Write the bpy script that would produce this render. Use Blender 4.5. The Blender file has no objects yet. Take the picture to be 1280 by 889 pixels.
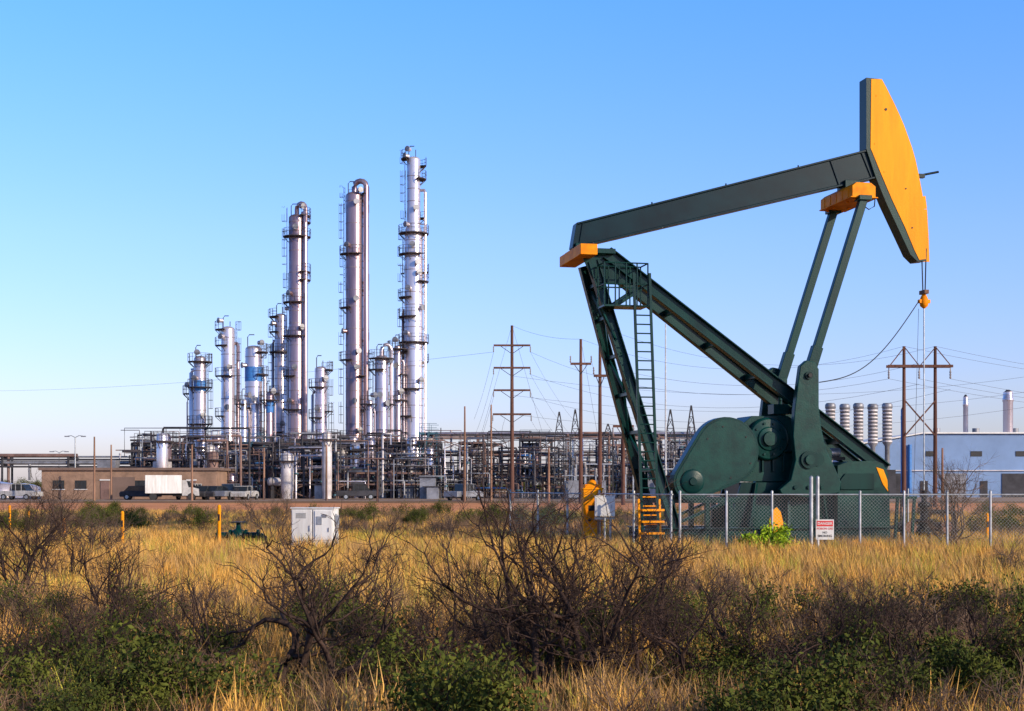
import bpy, math, random
from mathutils import Vector, Matrix
random.seed(7)
F=1778.0; CX=640.0; HY=606.0; CH=1.7      # survey constants: focal (px), horizon row, eye height (m)
def W(px,py,d): return Vector(((px-CX)/F*d, d, CH+(HY-py)/F*d))
def X(px,d): return (px-CX)/F*d
def Z(py,d): return CH+(HY-py)/F*d
sc=bpy.context.scene
UP=Vector((0,0,1))
# ------------------------------------------------------------------ materials
def mat(name,col,rough=0.6,metal=0.0,var=0.25,scale=3.0,bump=0.0,bscale=20,col2=None,trans=0.0,bands=None,world=False,streak=False,spec=0.5,big=None):
    m=bpy.data.materials.new(name); m.use_nodes=True
    nt=m.node_tree; N=nt.nodes; L=nt.links
    b=N['Principled BSDF']; b.inputs['Roughness'].default_value=rough; b.inputs['Metallic'].default_value=metal
    b.inputs['Specular IOR Level'].default_value=spec
    if world:
        g=N.new('ShaderNodeNewGeometry'); co=g.outputs['Position']
    else:
        g=N.new('ShaderNodeTexCoord'); co=g.outputs['Object']
    if streak:
        mp=N.new('ShaderNodeMapping'); mp.inputs['Scale'].default_value=(1,1,0.12); L.new(co,mp.inputs[0]); cos=mp.outputs[0]
    else: cos=co
    no=N.new('ShaderNodeTexNoise'); no.inputs['Scale'].default_value=scale; no.inputs['Detail'].default_value=6; no.inputs['Roughness'].default_value=0.65
    L.new(cos,no.inputs['Vector'])
    r=N.new('ShaderNodeValToRGB')
    c2=col2 if col2 else tuple(c*(1-var) for c in col)
    c1=col if col2 else tuple(min(1,c*(1+var*0.5)) for c in col)
    r.color_ramp.elements[0].position=0.35; r.color_ramp.elements[0].color=(*c2,1)
    r.color_ramp.elements[1].position=0.62; r.color_ramp.elements[1].color=(*c1,1)
    L.new(no.outputs['Fac'],r.inputs['Fac']); colout=r.outputs['Color']
    if big:   # per-plant tint from a second, finer noise
        n3=N.new('ShaderNodeTexNoise'); n3.inputs['Scale'].default_value=big[0]; n3.inputs['Detail'].default_value=3; L.new(co,n3.inputs['Vector'])
        r3=N.new('ShaderNodeValToRGB'); r3.color_ramp.elements[0].position=.45; r3.color_ramp.elements[0].color=(0,0,0,1); r3.color_ramp.elements[1].position=.62; r3.color_ramp.elements[1].color=(1,1,1,1)
        L.new(n3.outputs['Fac'],r3.inputs[0]); m3=N.new('ShaderNodeMixRGB'); L.new(r3.outputs[0],m3.inputs[0]); L.new(colout,m3.inputs[1]); m3.inputs[2].default_value=(*big[1],1); colout=m3.outputs[0]
    L.new(colout,b.inputs['Base Color'])
    if bump>0:
        n2=N.new('ShaderNodeTexNoise'); n2.inputs['Scale'].default_value=bscale; n2.inputs['Detail'].default_value=5; L.new(co,n2.inputs['Vector'])
        bp=N.new('ShaderNodeBump'); bp.inputs['Strength'].default_value=bump; bp.inputs['Distance'].default_value=0.05
        L.new(n2.outputs['Fac'],bp.inputs['Height']); L.new(bp.outputs[0],b.inputs['Normal'])
    if bands:
        wv=N.new('ShaderNodeTexWave'); wv.bands_direction=bands[0]; wv.inputs['Scale'].default_value=bands[1]; L.new(co,wv.inputs['Vector'])
        bp=N.new('ShaderNodeBump'); bp.inputs['Strength'].default_value=bands[2]; bp.inputs['Distance'].default_value=0.08
        L.new(wv.outputs['Fac'],bp.inputs['Height']); L.new(bp.outputs[0],b.inputs['Normal'])
    return m
M={}
M['green']=mat('dark_green_paint',(0.003,0.036,0.031),0.32,0,0,2.0,0.05,30,col2=(0.0015,0.018,0.018),streak=True,spec=.16)
M['green2']=mat('green_paint_worn',(0.004,0.046,0.037),0.36,0,0,3.0,0.07,30,col2=(0.002,0.025,0.023),spec=.18)
M['navy']=mat('blue_green_paint',(0.002,0.018,0.026),0.34,0,0,1.5,0.04,30,col2=(0.0015,0.010,0.016),spec=.12)
M['yellow']=mat('yellow_paint',(0.92,0.34,0.003),0.5,0,0,2.2,0.06,25,col2=(0.76,0.25,0.003),streak=True,spec=.1)
M['orange']=mat('orange_yellow_paint',(0.90,0.30,0.005),0.55,0,0,3,0.05,25,col2=(0.68,0.18,0.004),spec=.1)
M['black']=mat('black_steel',(0.018,0.018,0.02),0.5,spec=.2)
M['steel']=mat('galvanized_steel',(0.42,0.43,0.44),0.45,0.6,0.3,5)
M['wire']=mat('fence_wire',(0.35,0.35,0.34),0.5,0.5,0.1)
M['cable']=mat('power_cable',(0.08,0.08,0.09),0.6)
M['rust']=mat('rusty_iron',(0.2,0.09,0.05),0.8,0,0,8,0.2,40,col2=(0.08,0.04,0.03))
M['clad']=mat('aluminium_cladding',(0.60,0.53,0.54),0.30,0.65,0,0.55,0,10,col2=(0.34,0.26,0.29),streak=True)
M['clad2']=mat('bright_cladding',(0.78,0.72,0.73),0.28,0.6,0,0.4,0,10,col2=(0.48,0.39,0.42),streak=True)
M['clad3']=mat('mauve_cladding',(0.46,0.33,0.34),0.32,0.65,0,0.5,0,10,col2=(0.24,0.155,0.18),streak=True)
M['seam']=mat('cladding_seam',(0.26,0.21,0.22),0.6,0.3)
M['bluep']=mat('blue_band',(0.04,0.18,0.48),0.5)
M['plat']=mat('platform_steel',(0.06,0.05,0.055),0.7,spec=.2)
M['pgrey']=mat('pipework_grey',(0.26,0.26,0.28),0.5,0.4,0.4,0.7)
M['pwhite']=mat('pipework_white',(0.58,0.53,0.52),0.5,0.1,0.3,0.6)
M['pbrown']=mat('pipework_brown',(0.19,0.11,0.09),0.7,0,0.4,0.6)
M['pdark']=mat('pipework_dark',(0.05,0.048,0.055),0.7,0,0.4,0.6,spec=.2)
M['pteal']=mat('pipework_teal',(0.04,0.11,0.15),0.6,0,0.3,0.6)
M['wood']=mat('creosoted_wood',(0.12,0.060,0.045),0.85,0,0.4,3,0.3,15,streak=True,spec=.15)
M['wood2']=mat('weathered_wood',(0.26,0.145,0.095),0.85,0,0.4,3,streak=True,spec=.15)
M['ceram']=mat('insulator',(0.22,0.20,0.20),0.3)
M['white']=mat('white_paint',(0.74,0.73,0.70),0.45,0,0,4,0.04,20,col2=(0.56,0.53,0.49),streak=True)
M['carwhite']=mat('dusty_white_car_paint',(0.42,0.40,0.38),0.4)
M['wallbrown']=mat('brown_block_wall',(0.27,0.165,0.11),0.85,0,0.3,0.8,0.3,6)
M['roofbrown']=mat('brown_roof',(0.17,0.11,0.085),0.8,0,0.2,0.5)
M['wallblue']=mat('blue_metal_siding',(0.20,0.31,0.52),0.5,0,0.15,0.15,bands=('X',4,0.5))
M['wallwhite']=mat('white_trim',(0.7,0.68,0.66),0.5,0,0.1)
M['glass']=mat('dark_glass',(0.02,0.025,0.03),0.08)
M['tire']=mat('tyre_rubber',(0.02,0.02,0.02),0.8)
M['concrete']=mat('concrete',(0.32,0.29,0.25),0.9,0,0.3,2,0.3,20)
M['red']=mat('red_sign_paint',(0.6,0.03,0.03),0.5)
M['twig']=mat('grey_brown_bark',(0.17,0.115,0.08),0.9,0,0,3,col2=(0.075,0.048,0.037),world=True,spec=.1)
M['twigdark']=mat('dark_bark',(0.085,0.052,0.040),0.9,0,0,4,0.3,40,col2=(0.026,0.017,0.015),world=True,spec=.1)
M['drytwig']=mat('dry_twig',(0.29,0.18,0.105),0.9,0,0,0.8,col2=(0.14,0.085,0.058),world=True,spec=.1)
M['leaf']=mat('shrub_leaf',(0.115,0.125,0.022),0.8,0,0,2.5,col2=(0.028,0.042,0.012),world=True,spec=.05)
M['leafy']=mat('yellow_green_leaf',(0.34,0.46,0.02),0.6,0,0,2,col2=(0.14,0.24,0.015),world=True,spec=.1)
M['grass']=mat('dry_grass_blades',(0.93,0.52,0.115),0.85,0,0,0.35,col2=(0.62,0.31,0.075),world=True,spec=.05,big=(1.3,(0.45,0.27,0.11)))
M['grass2']=mat('green_grass_blades',(0.42,0.40,0.055),0.85,0,0,0.6,col2=(0.62,0.39,0.09),world=True,spec=.05)
M['grassb']=mat('brown_grass_blades',(0.46,0.27,0.11),0.85,0,0,0.5,col2=(0.26,0.15,0.08),world=True,spec=.05)
# ------------------------------------------------------------------ mesh builder
class MB:
    def __init__(s): s.v=[];s.f=[];s.m=[];s.s=[];s.mats=[]
    def mi(s,k):
        if k not in s.mats: s.mats.append(k)
        return s.mats.index(k)
    def add(s,vs,fs,k,sm=False):
        o=len(s.v); s.v.extend([tuple(v) for v in vs]); i=s.mi(k)
        for f in fs: s.f.append(tuple(a+o for a in f)); s.m.append(i); s.s.append(sm)
    def box(s,c,sz,k,R=None):
        c=Vector(c); hx,hy,hz=sz[0]/2,sz[1]/2,sz[2]/2
        vs=[Vector((x,y,z)) for x in(-hx,hx) for y in(-hy,hy) for z in(-hz,hz)]
        if R: vs=[R@v for v in vs]
        s.add([c+v for v in vs],[(0,1,3,2),(4,6,7,5),(0,4,5,1),(2,3,7,6),(0,2,6,4),(1,5,7,3)],k)
    def beam(s,p,q,w,h,k,up=UP):
        p=Vector(p);q=Vector(q);d=q-p;L=d.length
        if L<1e-6:return
        d/=L
        if abs(d.dot(up))>0.99: up=Vector((0,1,0)) if abs(d.y)<0.9 else Vector((1,0,0))
        y=up.cross(d).normalized(); z=d.cross(y)
        s.box((p+q)/2,(L,w,h),k,Matrix((d,y,z)).transposed())
    def ibeam(s,p,q,w,h,k,t=0.03,up=UP,h2=None):
        p=Vector(p);q=Vector(q);d=(q-p).normalized()
        u=up
        if abs(d.dot(u))>0.99:u=Vector((1,0,0))
        y=u.cross(d).normalized(); z=d.cross(y)
        s.beam(p,q,t*0.8,h-2*t,k,z)
        s.beam(p+z*(h/2-t/2),q+z*(h/2-t/2),w,t,k,z); s.beam(p-z*(h/2-t/2),q-z*(h/2-t/2),w,t,k,z)
    def tube(s,p,q,r,k,n=8,r2=None,caps=True):
        p=Vector(p);q=Vector(q);d=q-p
        if d.length<1e-6:return
        d.normalize(); a=Vector((0,0,1)) if abs(d.z)<0.9 else Vector((1,0,0))
        x=a.cross(d).normalized();y=d.cross(x); r2=r if r2 is None else r2
        vs=[];
        for i in range(n):
            t=2*math.pi*i/n; e=x*math.cos(t)+y*math.sin(t); vs.append(p+e*r); vs.append(q+e*r2)
        s.add(vs,[(2*i,(2*i+2)%(2*n),(2*i+3)%(2*n),2*i+1) for i in range(n)],k,n>4)
        if caps:
            s.add(vs,[tuple(2*i for i in range(n))[::-1],tuple(2*i+1 for i in range(n))],k)
    def path(s,pts,rs,k,n=5):
        pts=[Vector(p) for p in pts]
        if not isinstance(rs,(list,tuple)): rs=[rs]*len(pts)
        vs=[]
        for i,p in enumerate(pts):
            d=(pts[min(i+1,len(pts)-1)]-pts[max(i-1,0)])
            if d.length<1e-9:d=Vector((0,0,1))
            d.normalize(); a=Vector((0.13,0.02,1)).normalized() if abs(d.z)<0.85 else Vector((1,0.1,0))
            x=a.cross(d).normalized();y=d.cross(x)
            for j in range(n):
                t=2*math.pi*j/n; vs.append(p+(x*math.cos(t)+y*math.sin(t))*rs[i])
        fs=[]
        for i in range(len(pts)-1):
            for j in range(n):
                fs.append((i*n+j,i*n+(j+1)%n,(i+1)*n+(j+1)%n,(i+1)*n+j))
        s.add(vs,fs,k,n>3)
    def poly(s,pts,v0,v1,k):  # pts (u,z) extruded along y
        n=len(pts)
        vs=[(p[0],v0,p[1]) for p in pts]+[(p[0],v1,p[1]) for p in pts]
        s.add(vs,[tuple(range(n)),tuple(range(2*n-1,n-1,-1))]+[(i,n+i,n+(i+1)%n,(i+1)%n) for i in range(n)],k)
    def lathe(s,c,prof,k,n=20,axis='z',sm=True):
        c=Vector(c);vs=[]
        for r,z in prof:
            for j in range(n):
                t=2*math.pi*j/n;a,b=r*math.cos(t),r*math.sin(t)
                vs.append(c+(Vector((a,b,z)) if axis=='z' else Vector((a,z,b)) if axis=='y' else Vector((z,a,b))))
        fs=[(i*n+j,i*n+(j+1)%n,(i+1)*n+(j+1)%n,(i+1)*n+j) for i in range(len(prof)-1) for j in range(n)]
        s.add(vs,fs,k,sm)
        s.add(vs,[tuple(range(n))[::-1],tuple((len(prof)-1)*n+j for j in range(n))],k)
    def build(s,name,parent=None,mw=None,bevel=0):
        me=bpy.data.meshes.new(name); me.from_pydata(s.v,[],s.f)
        for k in s.mats: me.materials.append(M[k])
        me.polygons.foreach_set('material_index',s.m); me.polygons.foreach_set('use_smooth',s.s)
        me.update()
        ob=bpy.data.objects.new(name,me); sc.collection.objects.link(ob)
        if parent: ob.parent=parent
        elif mw: ob.matrix_world=mw
        if bevel:
            b=ob.modifiers.new('bevel','BEVEL'); b.width=bevel; b.segments=2; b.limit_method='ANGLE'; b.angle_limit=math.radians(50)
        return ob
def empty(name,loc=(0,0,0),rz=0):
    e=bpy.data.objects.new(name,None); sc.collection.objects.link(e); e.location=loc; e.rotation_euler=(0,0,rz); e.empty_display_size=0.5
    return e
# ------------------------------------------------------------------ pumpjack
YAW=math.radians(12); OD=35.2; O=Vector((X(735,OD),OD,0))
uh=Vector((math.cos(YAW),math.sin(YAW),0)); vh=Vector((-math.sin(YAW),math.cos(YAW),0))
def pj(px,py,v=0.0):
    d=Vector(((px-CX)/F,1,(HY-py)/F)); t=(O.dot(vh)+v)/d.dot(vh); p=d*t
    return Vector(((p-O).dot(uh),v,CH+p.z))
def P2(lst,v): return [(lambda q:(q.x,q.z))(pj(a,b,v)) for a,b in lst]
PJ=empty('pumpjack',O,YAW)
# walking beam
b=MB()
a0=P2([(719,281),(1084,189),(1097,222),(714,311)],0)
b.poly(a0,-0.02,0.02,'navy')
def plate(p,q,w,th,k,off=0):
    b.beam((p[0],0,p[1]),(q[0],0,q[1]),w,th,k,UP)
plate(a0[0],a0[1],0.36,0.045,'navy'); plate(a0[3],a0[2],0.36,0.045,'navy')
b.poly([(a0[0][0]+.01,a0[0][1]-.03),(a0[1][0],a0[1][1]-.03),(a0[2][0],a0[2][1]+.03),(a0[3][0]+.01,a0[3][1]+.03)],-0.135,-0.115,'navy')
p=Vector(a0[0]);q=Vector(a0[3]); b.beam((p.x,0,p.y),(q.x,0,q.y),0.36,0.03,'navy',Vector((1,0,0)))
for f in (.02,.86,.97):
    p=Vector(a0[0]).lerp(Vector(a0[1]),f); q=Vector(a0[3]).lerp(Vector(a0[2]),f); b.beam((p.x,-.15,p.y-.02),(q.x,-.15,q.y+.02),.03,.02,'navy')
for f in (.25,.5,.75):
    p=Vector(a0[0]).lerp(Vector(a0[1]),f)
    b.tube((p.x,-.1,p.y),(p.x,-.1,p.y+.07),.02,'navy',8)
b.build('walking_beam',PJ,bevel=0.006)
# horse head
b=MB()
right=[(1102,99),(1107,108),(1112,118),(1118,130),(1124,143),(1130,157),(1135,171),(1140,185),(1144,199),(1147,213),(1150,228),(1153,244),(1155,260),(1156,278),(1157,295),(1158,326)]
gp=P2([(1083,97)]+right+[(1147,327),(1138,318),(1124,288),(1108,254),(1095,222),(1083,186)],-0.2)
b.poly(gp,-0.2,0.2,'green')
yp=P2([(1089,99)]+right[:-1]+[(1157,324),(1149,325),(1143,313),(1131,284),(1115,250),(1101,217),(1088,185)],-0.2)
b.poly(yp,-0.212,-0.203,'yellow'); b.poly(yp,0.203,0.212,'yellow')
rp=P2(right,-0.2)
for i in range(len(rp)-1): b.beam((rp[i][0]+.01,0,rp[i][1]),(rp[i+1][0]+.01,0,rp[i+1][1]),0.36,0.02,'yellow',Vector((0,0,1)) )
for c in [(1107,137),(1132,236),(1140,285)]:
    q=pj(*c,-0.2); b.tube((q.x,-0.225,q.z),(q.x,-0.2125,q.z),0.035 if c[1]<150 else 0.02,'black',12)
for c in [(1095,120),(1093,180),(1105,215)]:
    q=pj(*c,-0.2); b.tube((q.x,-0.222,q.z),(q.x,-0.2125,q.z),0.014,'orange',8)
q1=pj(1147,220);q2=pj(1173,215); b.tube(q1,q2,0.03,'navy',8); b.box(q1+Vector((.08,0,0)),(.2,.12,.1),'navy')
b.build('horse_head',PJ)
# fulcrum bearing
b=MB()
c=pj(724,319)
b.box(c+Vector((-0.03,0,-.02)),(0.42,2.1,0.26),'orange'); b.box(c+Vector((-0.03,0,.13)),(0.30,1.5,0.05),'orange')
b.box(c+Vector((0.1,0,0.2)),(0.5,0.5,0.12),'green')
for v in(-.9,-.55,.55,.9): b.tube(c+Vector((.1,v,.1)),c+Vector((.1,v,.17)),.03,'black',8)
b.build('center_bearing',PJ,bevel=0.012)
# equalizer
b=MB(); c=pj(1060,247)
prof=[(-.33,-.17),(.30,-.17),(.30,.10),(.18,.19),(-.22,.19),(-.33,.10)]
b.poly([(c.x+x,c.z+z) for x,z in prof],-0.95,0.95,'orange')
b.box(c+Vector((0,0,-.175)),(0.74,1.9,0.03),'orange')
b.box(c+Vector((0.02,0,.30)),(0.42,0.5,0.2),'green')
for v in(-.8,-.4,.4,.8):
    for x in(-.2,.2): b.tube(c+Vector((x,v,-.16)),c+Vector((x,v,-.23)),.035,'orange',8)
for v in(-.7,-.35,0,.35,.7): b.box(c+Vector((-.335,v,-.03)),(.02,.05,.24),'orange')
b.build('equalizer',PJ,bevel=0.01)
b=MB(); b.path([pj(1086,232,-.9),pj(1094,246,-.9),pj(1093,258,-.9),pj(1086,262,-.9),pj(1079,257,-.9)],0.015,'black',5); b.build('grease_line',PJ)
# pitman arms and cranks
ct=pj(1060,258); cb=pj(991,478)
for nm,v in(('pitman_arm_1',-.88),('pitman_arm_2',.88)):
    b=MB(); p=Vector((ct.x,v,ct.z+.03)); q=Vector((cb.x,v,cb.z))
    b.beam(p+(q-p)*.01,p+(q-p)*.99,0.17,0.20,'green',Vector((1,0,0)))
    b.beam(p+(q-p)*.82,p+(q-p)*.99,0.21,0.26,'green',Vector((1,0,0)))
    b.box(p,(0.34,0.3,0.12),'green'); b.box(q,(0.34,0.26,0.34),'green2')
    b.tube(q+Vector((0,-.2,0)),q+Vector((0,.2,0)),0.13,'green2',16)
    b.build(nm,PJ,bevel=0.01)
cr=P2([(998,458),(1006,451),(1016,453),(1021,462),(1021,508),(1024,535),(1030,562),(1041,585),(1049,603),(1047,616),(1010,622),(975,618),(972,612),(986,600),(992,575),(989,545),(991,512),(995,480)],-1.05)
for nm,v0,v1 in(('crank_arm_1',-1.18,-.98),('crank_arm_2',.98,1.18)):
    b=MB(); b.poly(cr,v0,v1,'green2')
    q=pj(1008,470,-1.05); b.tube((q.x,v0-.05,q.z),(q.x,v1+.05,q.z),.1,'green',16)
    b.tube((q.x,v0-.12,q.z),(q.x,v0,q.z),.05,'black',10)
    q=pj(1008,575,-1.05); b.tube((q.x,v0-.06,q.z),(q.x,v1+.06,q.z),.22,'green',20); b.tube((q.x,v0-.12,q.z),(q.x,v0,q.z),.12,'green2',16)
    for dx in(-.35,.0,.35):
        b.tube((q.x+dx,v0-.05,q.z-.68),(q.x+dx,v0+.02,q.z-.68),.05,'green',10)
    b.build(nm,PJ,bevel=0.02)
# samson post
b=MB()
ft=pj(752,320); fb=pj(1092,588); rt=pj(735,330); rb=pj(832,668)
for s_ in(-1,1):
    b.ibeam((ft.x,.45*s_,ft.z),(fb.x,.68*s_,fb.z),0.24,0.32,'green',0.03)
    b.ibeam((rt.x,.40*s_,rt.z),(rb.x,.92*s_,rb.z),0.22,0.26,'green',0.028,Vector((1,0,0)))
    b.poly(P2([(728,322),(772,318),(800,352),(770,356),(742,352)],.45*s_),.45*s_-.02,.45*s_+.02,'green')
b.box(((ft.x+rt.x)/2,0,ft.z+.02),(0.7,1.3,0.12),'green')
def lerp(a,c,f): return a+(c-a)*f
for f in(.08,.2,.34,.48,.62,.76,.9):
    v=lerp(.40,.92,f); x=lerp(rt.x,rb.x,f); z=lerp(rt.z,rb.z,f)
    b.beam((x,-v,z),(x,v,z),0.09,0.09,'green')
for f0,f1 in((.08,.34),(.34,.62),(.62,.9)):
    for s_ in(-1,1):
        b.beam((lerp(rt.x,rb.x,f0),-s_*lerp(.4,.92,f0),lerp(rt.z,rb.z,f0)),(lerp(rt.x,rb.x,f1),s_*lerp(.4,.92,f1),lerp(rt.z,rb.z,f1)),.06,.06,'green')
for f in(.1,.25,.4,.55,.7,.86):
    v=lerp(.45,.68,f); x=lerp(ft.x,fb.x,f); z=lerp(ft.z,fb.z,f)
    b.beam((x,-v,z),(x,v,z),0.12,0.14,'green')
for s_ in(-1,1):
    b.beam((lerp(rt.x,rb.x,.18),.5*s_,lerp(rt.z,rb.z,.18)),(lerp(ft.x,fb.x,.14),.5*s_,lerp(ft.z,fb.z,.14)),.1,.1,'green')
b.build('samson_post',PJ,bevel=0.006)
# service platform
b=MB()
z0=pj(790,384,-.9).z; z1=pj(790,331,-.9).z; xa=pj(752,360,-.9).x; xb=pj(806,360,-.9).x
b.box(((xa+xb)/2,-.85,z0),(xb-xa,.6,.04),'green')
for y in(-.55,-1.15):
    for i in range(5):
        x=lerp(xa,xb,i/4); b.tube((x,y,z0),(x,y,z1),.018,'green',6)
    for zz in(z1,(z0+z1)/2): b.tube((xa,y,zz),(xb,y,zz),.018,'green',6)
for x in(xa,xb):
    for zz in(z1,(z0+z1)/2): b.tube((x,-.55,zz),(x,-1.15,zz),.018,'green',6)
b.beam((xa,-.85,z0-.05),(lerp(rt.x,rb.x,.3),-.5,lerp(rt.z,rb.z,.3)),.06,.06,'green')
b.build('service_platform',PJ)
b=MB()
lt=pj(802,388,-1.2); lb=pj(813,672,-1.2)
for dx in(-.2,.2): b.beam((lt.x+dx,-1.2,lt.z+.9),(lb.x+dx,-1.2,lb.z+.15),.05,.06,'green',Vector((1,0,0)))
n=26
for i in range(n):
    f=i/(n-1); b.tube((lerp(lt.x,lb.x,f)-.2,-1.2,lerp(lt.z,lb.z,f)+.1),(lerp(lt.x,lb.x,f)+.2,-1.2,lerp(lt.z,lb.z,f)+.1),.018,'green' if f<.84 else 'yellow',6)
for dx in(-.26,.26): b.beam((lerp(lt.x,lb.x,.83)+dx,-1.21,lerp(lt.z,lb.z,.83)),(lb.x+dx,-1.21,.12),.03,.05,'yellow',Vector((1,0,0)))
for i in range(4):
    z=.25+.28*i; b.box((lb.x+.03,-1.25,z),(.56,.2,.05),'yellow')
b.build('ladder',PJ)
# gearbox
b=MB()
b.poly(P2([(928,530),(940,520),(985,520),(1000,530),(1030,548),(1040,565),(1040,602),(928,602)],-.5),-.5,.5,'green2')
q=pj(958,549,-.5)
prof=[(.54,0),(.54,-.10),(.49,-.16),(.30,-.16),(.28,-.2),(.18,-.2),(.17,-.28)]
b.lathe((q.x,-.5,q.z),prof,'green2',32,'y')
for i in range(10):
    a=i*math.pi/5; b.tube((q.x+.40*math.cos(a),-.7,q.z+.40*math.sin(a)),(q.x+.40*math.cos(a),-.65,q.z+.40*math.sin(a)),.03,'green',8)
for i in range(7): b.box((q.x-.4+i*.28,-.51,q.z-.57),(.05,.12,.5),'green')
b.box((q.x+.5,0,q.z-.3),(2.2,1.15,.06),'green')
q2=pj(1008,575,-.5); b.tube((q2.x,-1.2,q2.z),(q2.x,1.2,q2.z),.17,'green',20)
q=pj(975,512,0); b.box(q,(.5,.4,.25),'green2'); b.tube(q,q+Vector((0,0,.3)),.05,'green',10)
b.build('gear_reducer',PJ,bevel=0.01)
# belt guard
b=MB()
A=pj(907,564,-.85); B=pj(864,602,-.85)
ra,rb_=.84,.48
def hull(A,ra,B,rb):
    d=Vector((B.x-A.x,B.z-A.z)); L=d.length; th=math.atan2(d.y,d.x); ph=math.acos((ra-rb)/L)
    pts=[]
    for i in range(21):
        a=th+ph+(2*math.pi-2*ph)*i/20; pts.append((A.x+ra*math.cos(a),A.z+ra*math.sin(a)))
    for i in range(13):
        a=th-ph+2*ph*i/12; pts.append((B.x+rb*math.cos(a),B.z+rb*math.sin(a)))
    return pts
b.poly(hull(A,ra,B,rb_),-.92,-.60,'green')
b.poly(hull(A,ra-.06,B,rb_-.06),-.935,-.922,'green2')
b.lathe((B.x,-.93,B.z),[(.30,0),(.30,-.04),(.24,-.06),(.1,-.06),(.09,-.1)],'green',24,'y')
for (dx,dz) in((-.1,.6),(.5,.35),(.62,-.3),(.1,-.66),(-.5,.3)):
    b.tube((A.x+dx,-.936,A.z+dz),(A.x+dx,-.95,A.z+dz),.022,'black',8)
b.build('belt_guard',PJ,bevel=0.02)
# motor
b=MB()
b.tube((B.x,-.55,B.z-.02),(B.x,.35,B.z-.02),.3,'rust',20)
for i in range(12):
    a=i*math.pi/6; b.box((B.x+.31*math.cos(a),-.1,B.z-.02+.31*math.sin(a)),(.05,.7,.02),'rust',Matrix.Rotation(-a,3,'Y'))
b.box((B.x,-.1,B.z-.38),(.6,.8,.12),'black'); b.box((B.x+.36,-.1,B.z+.1),(.22,.3,.25),'rust')
b.build('electric_motor',PJ)
# base
b=MB()
xl=pj(815,688,-1).x; xr=pj(1112,690,-1).x
for s_ in(-1,1): b.ibeam((xl,.95*s_,.42),(xr,.95*s_,.42),.26,.44,'green',.03)
for i in range(8):
    x=lerp(xl+.15,xr-.15,i/7); b.ibeam((x,-.95,.42),(x,.95,.42),.2,.36,'green',.03)
xg0=pj(930,610,-.8).x; xg1=pj(1045,610,-.8).x; zt=pj(960,603,-.8).z
b.poly([(xg0,zt),(xg1,zt),(xg1+.2,.64),(xg0-.35,.64)],-.62,-.56,'green'); b.poly([(xg0,zt),(xg1,zt),(xg1+.2,.64),(xg0-.35,.64)],.56,.62,'green')
for f in(0,.33,.66,1): b.box((lerp(xg0,xg1,f),0,(zt+.64)/2),(.06,1.1,zt-.64),'green')
for f in(.15,.5,.85): b.beam((lerp(xg0,xg1,f),-.66,zt-.02),(lerp(xg0-.3,xg1+.2,f),-.8,.64),.08,.1,'green')
bl=P2([(1047,582),(1060,577),(1095,576),(1104,580),(1110,592),(1112,618),(1113,672),(1047,672)],-.85)
b.poly(bl,-.85,.85,'green2')
b.poly(P2([(1050,600),(1056,592),(1092,592),(1092,612),(1050,612)],-.86),-.90,-.855,'green')
b.poly(P2([(1095,584),(1104,587),(1109,600),(1110,615),(1103,605)],-.85),-.866,-.853,'yellow')
b.poly(P2([(962,668),(961,650),(965,638),(970,634),(975,640),(978,652),(978,668)],-1.2),-1.25,-1.2,'yellow')
b.poly(P2([(1043,684),(1075,673),(1076,681),(1044,692)],-1.1),-1.12,-1.085,'yellow')
zm=B.z-.46
for x in(B.x-.4,B.x+.5,B.x+1.1):
    for y in(-.6,.6): b.beam((x,y,.64),(x,y,zm),.12,.12,'green',Vector((1,0,0)))
for y in(-.6,.6):
    b.beam((B.x-.6,y,zm),(B.x+1.5,y,zm),.14,.14,'green'); b.beam((B.x-.4,y,.7),(B.x+1.0,y,zm-.05),.07,.07,'green')
for px in(1122,1132,1143):
    p=pj(px,622,-.6);q=pj(px-4,690,-.6); b.beam(p,(q.x,-.6,.1),.07,.07,'green',Vector((1,0,0)))
p=pj(1112,622,-.6);q=pj(1146,622,-.6);b.beam(p,q,.07,.07,'green')
b.build('base_skid',PJ,bevel=0.006)
b=MB(); b.box(((xl+xr)/2,0,.095),(xr-xl+.8,3.0,.19),'concrete'); b.build('foundation_pad',PJ,bevel=0.02)
b=MB(); q=pj(1042,566,-.2); b.tube((q.x-.2,-.2,q.z),(q.x+.15,-.2,q.z),.12,'steel',14); b.box(q+Vector((0,0,-.15)),(.5,.3,.08),'black'); b.build('oil_canister',PJ)
# bridle
b=MB()
t0=pj(1154,326); hk=pj(1155,376)
for dv in(-.12,.12): b.tube((t0.x+.02,dv,t0.z+.3),(hk.x-.0,dv*.5,hk.z+.25),.016,'black',6)
b.box((hk.x,0,hk.z+.22),(.12,.3,.1),'rust')
b.lathe((hk.x,0,hk.z-.02),[(.03,-.18),(.10,-.12),(.12,0),(.09,.1),(.04,.2)],'orange',14)
b.box((hk.x,0,hk.z-.02),(.30,.12,.09),'orange')
b.tube((hk.x,0,hk.z-.2),(hk.x,0,1.3),.018,'steel',8)
b.tube((hk.x-.1,.1,hk.z-.2),(hk.x-.25,.1,1.0),.006,'cable',4)
b.build('bridle_and_polished_rod',PJ)
b=MB()
p0=hk+Vector((-.15,0,-.02)); pe=pj(1024,478,-1.0)
pts=[]
for i in range(21):
    f=i/20; p=p0.lerp(pe,f); p.z-=math.sin(math.pi*f)*.55; pts.append(p)
b.path(pts,.013,'black',5); b.build('control_cable',PJ)
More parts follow.
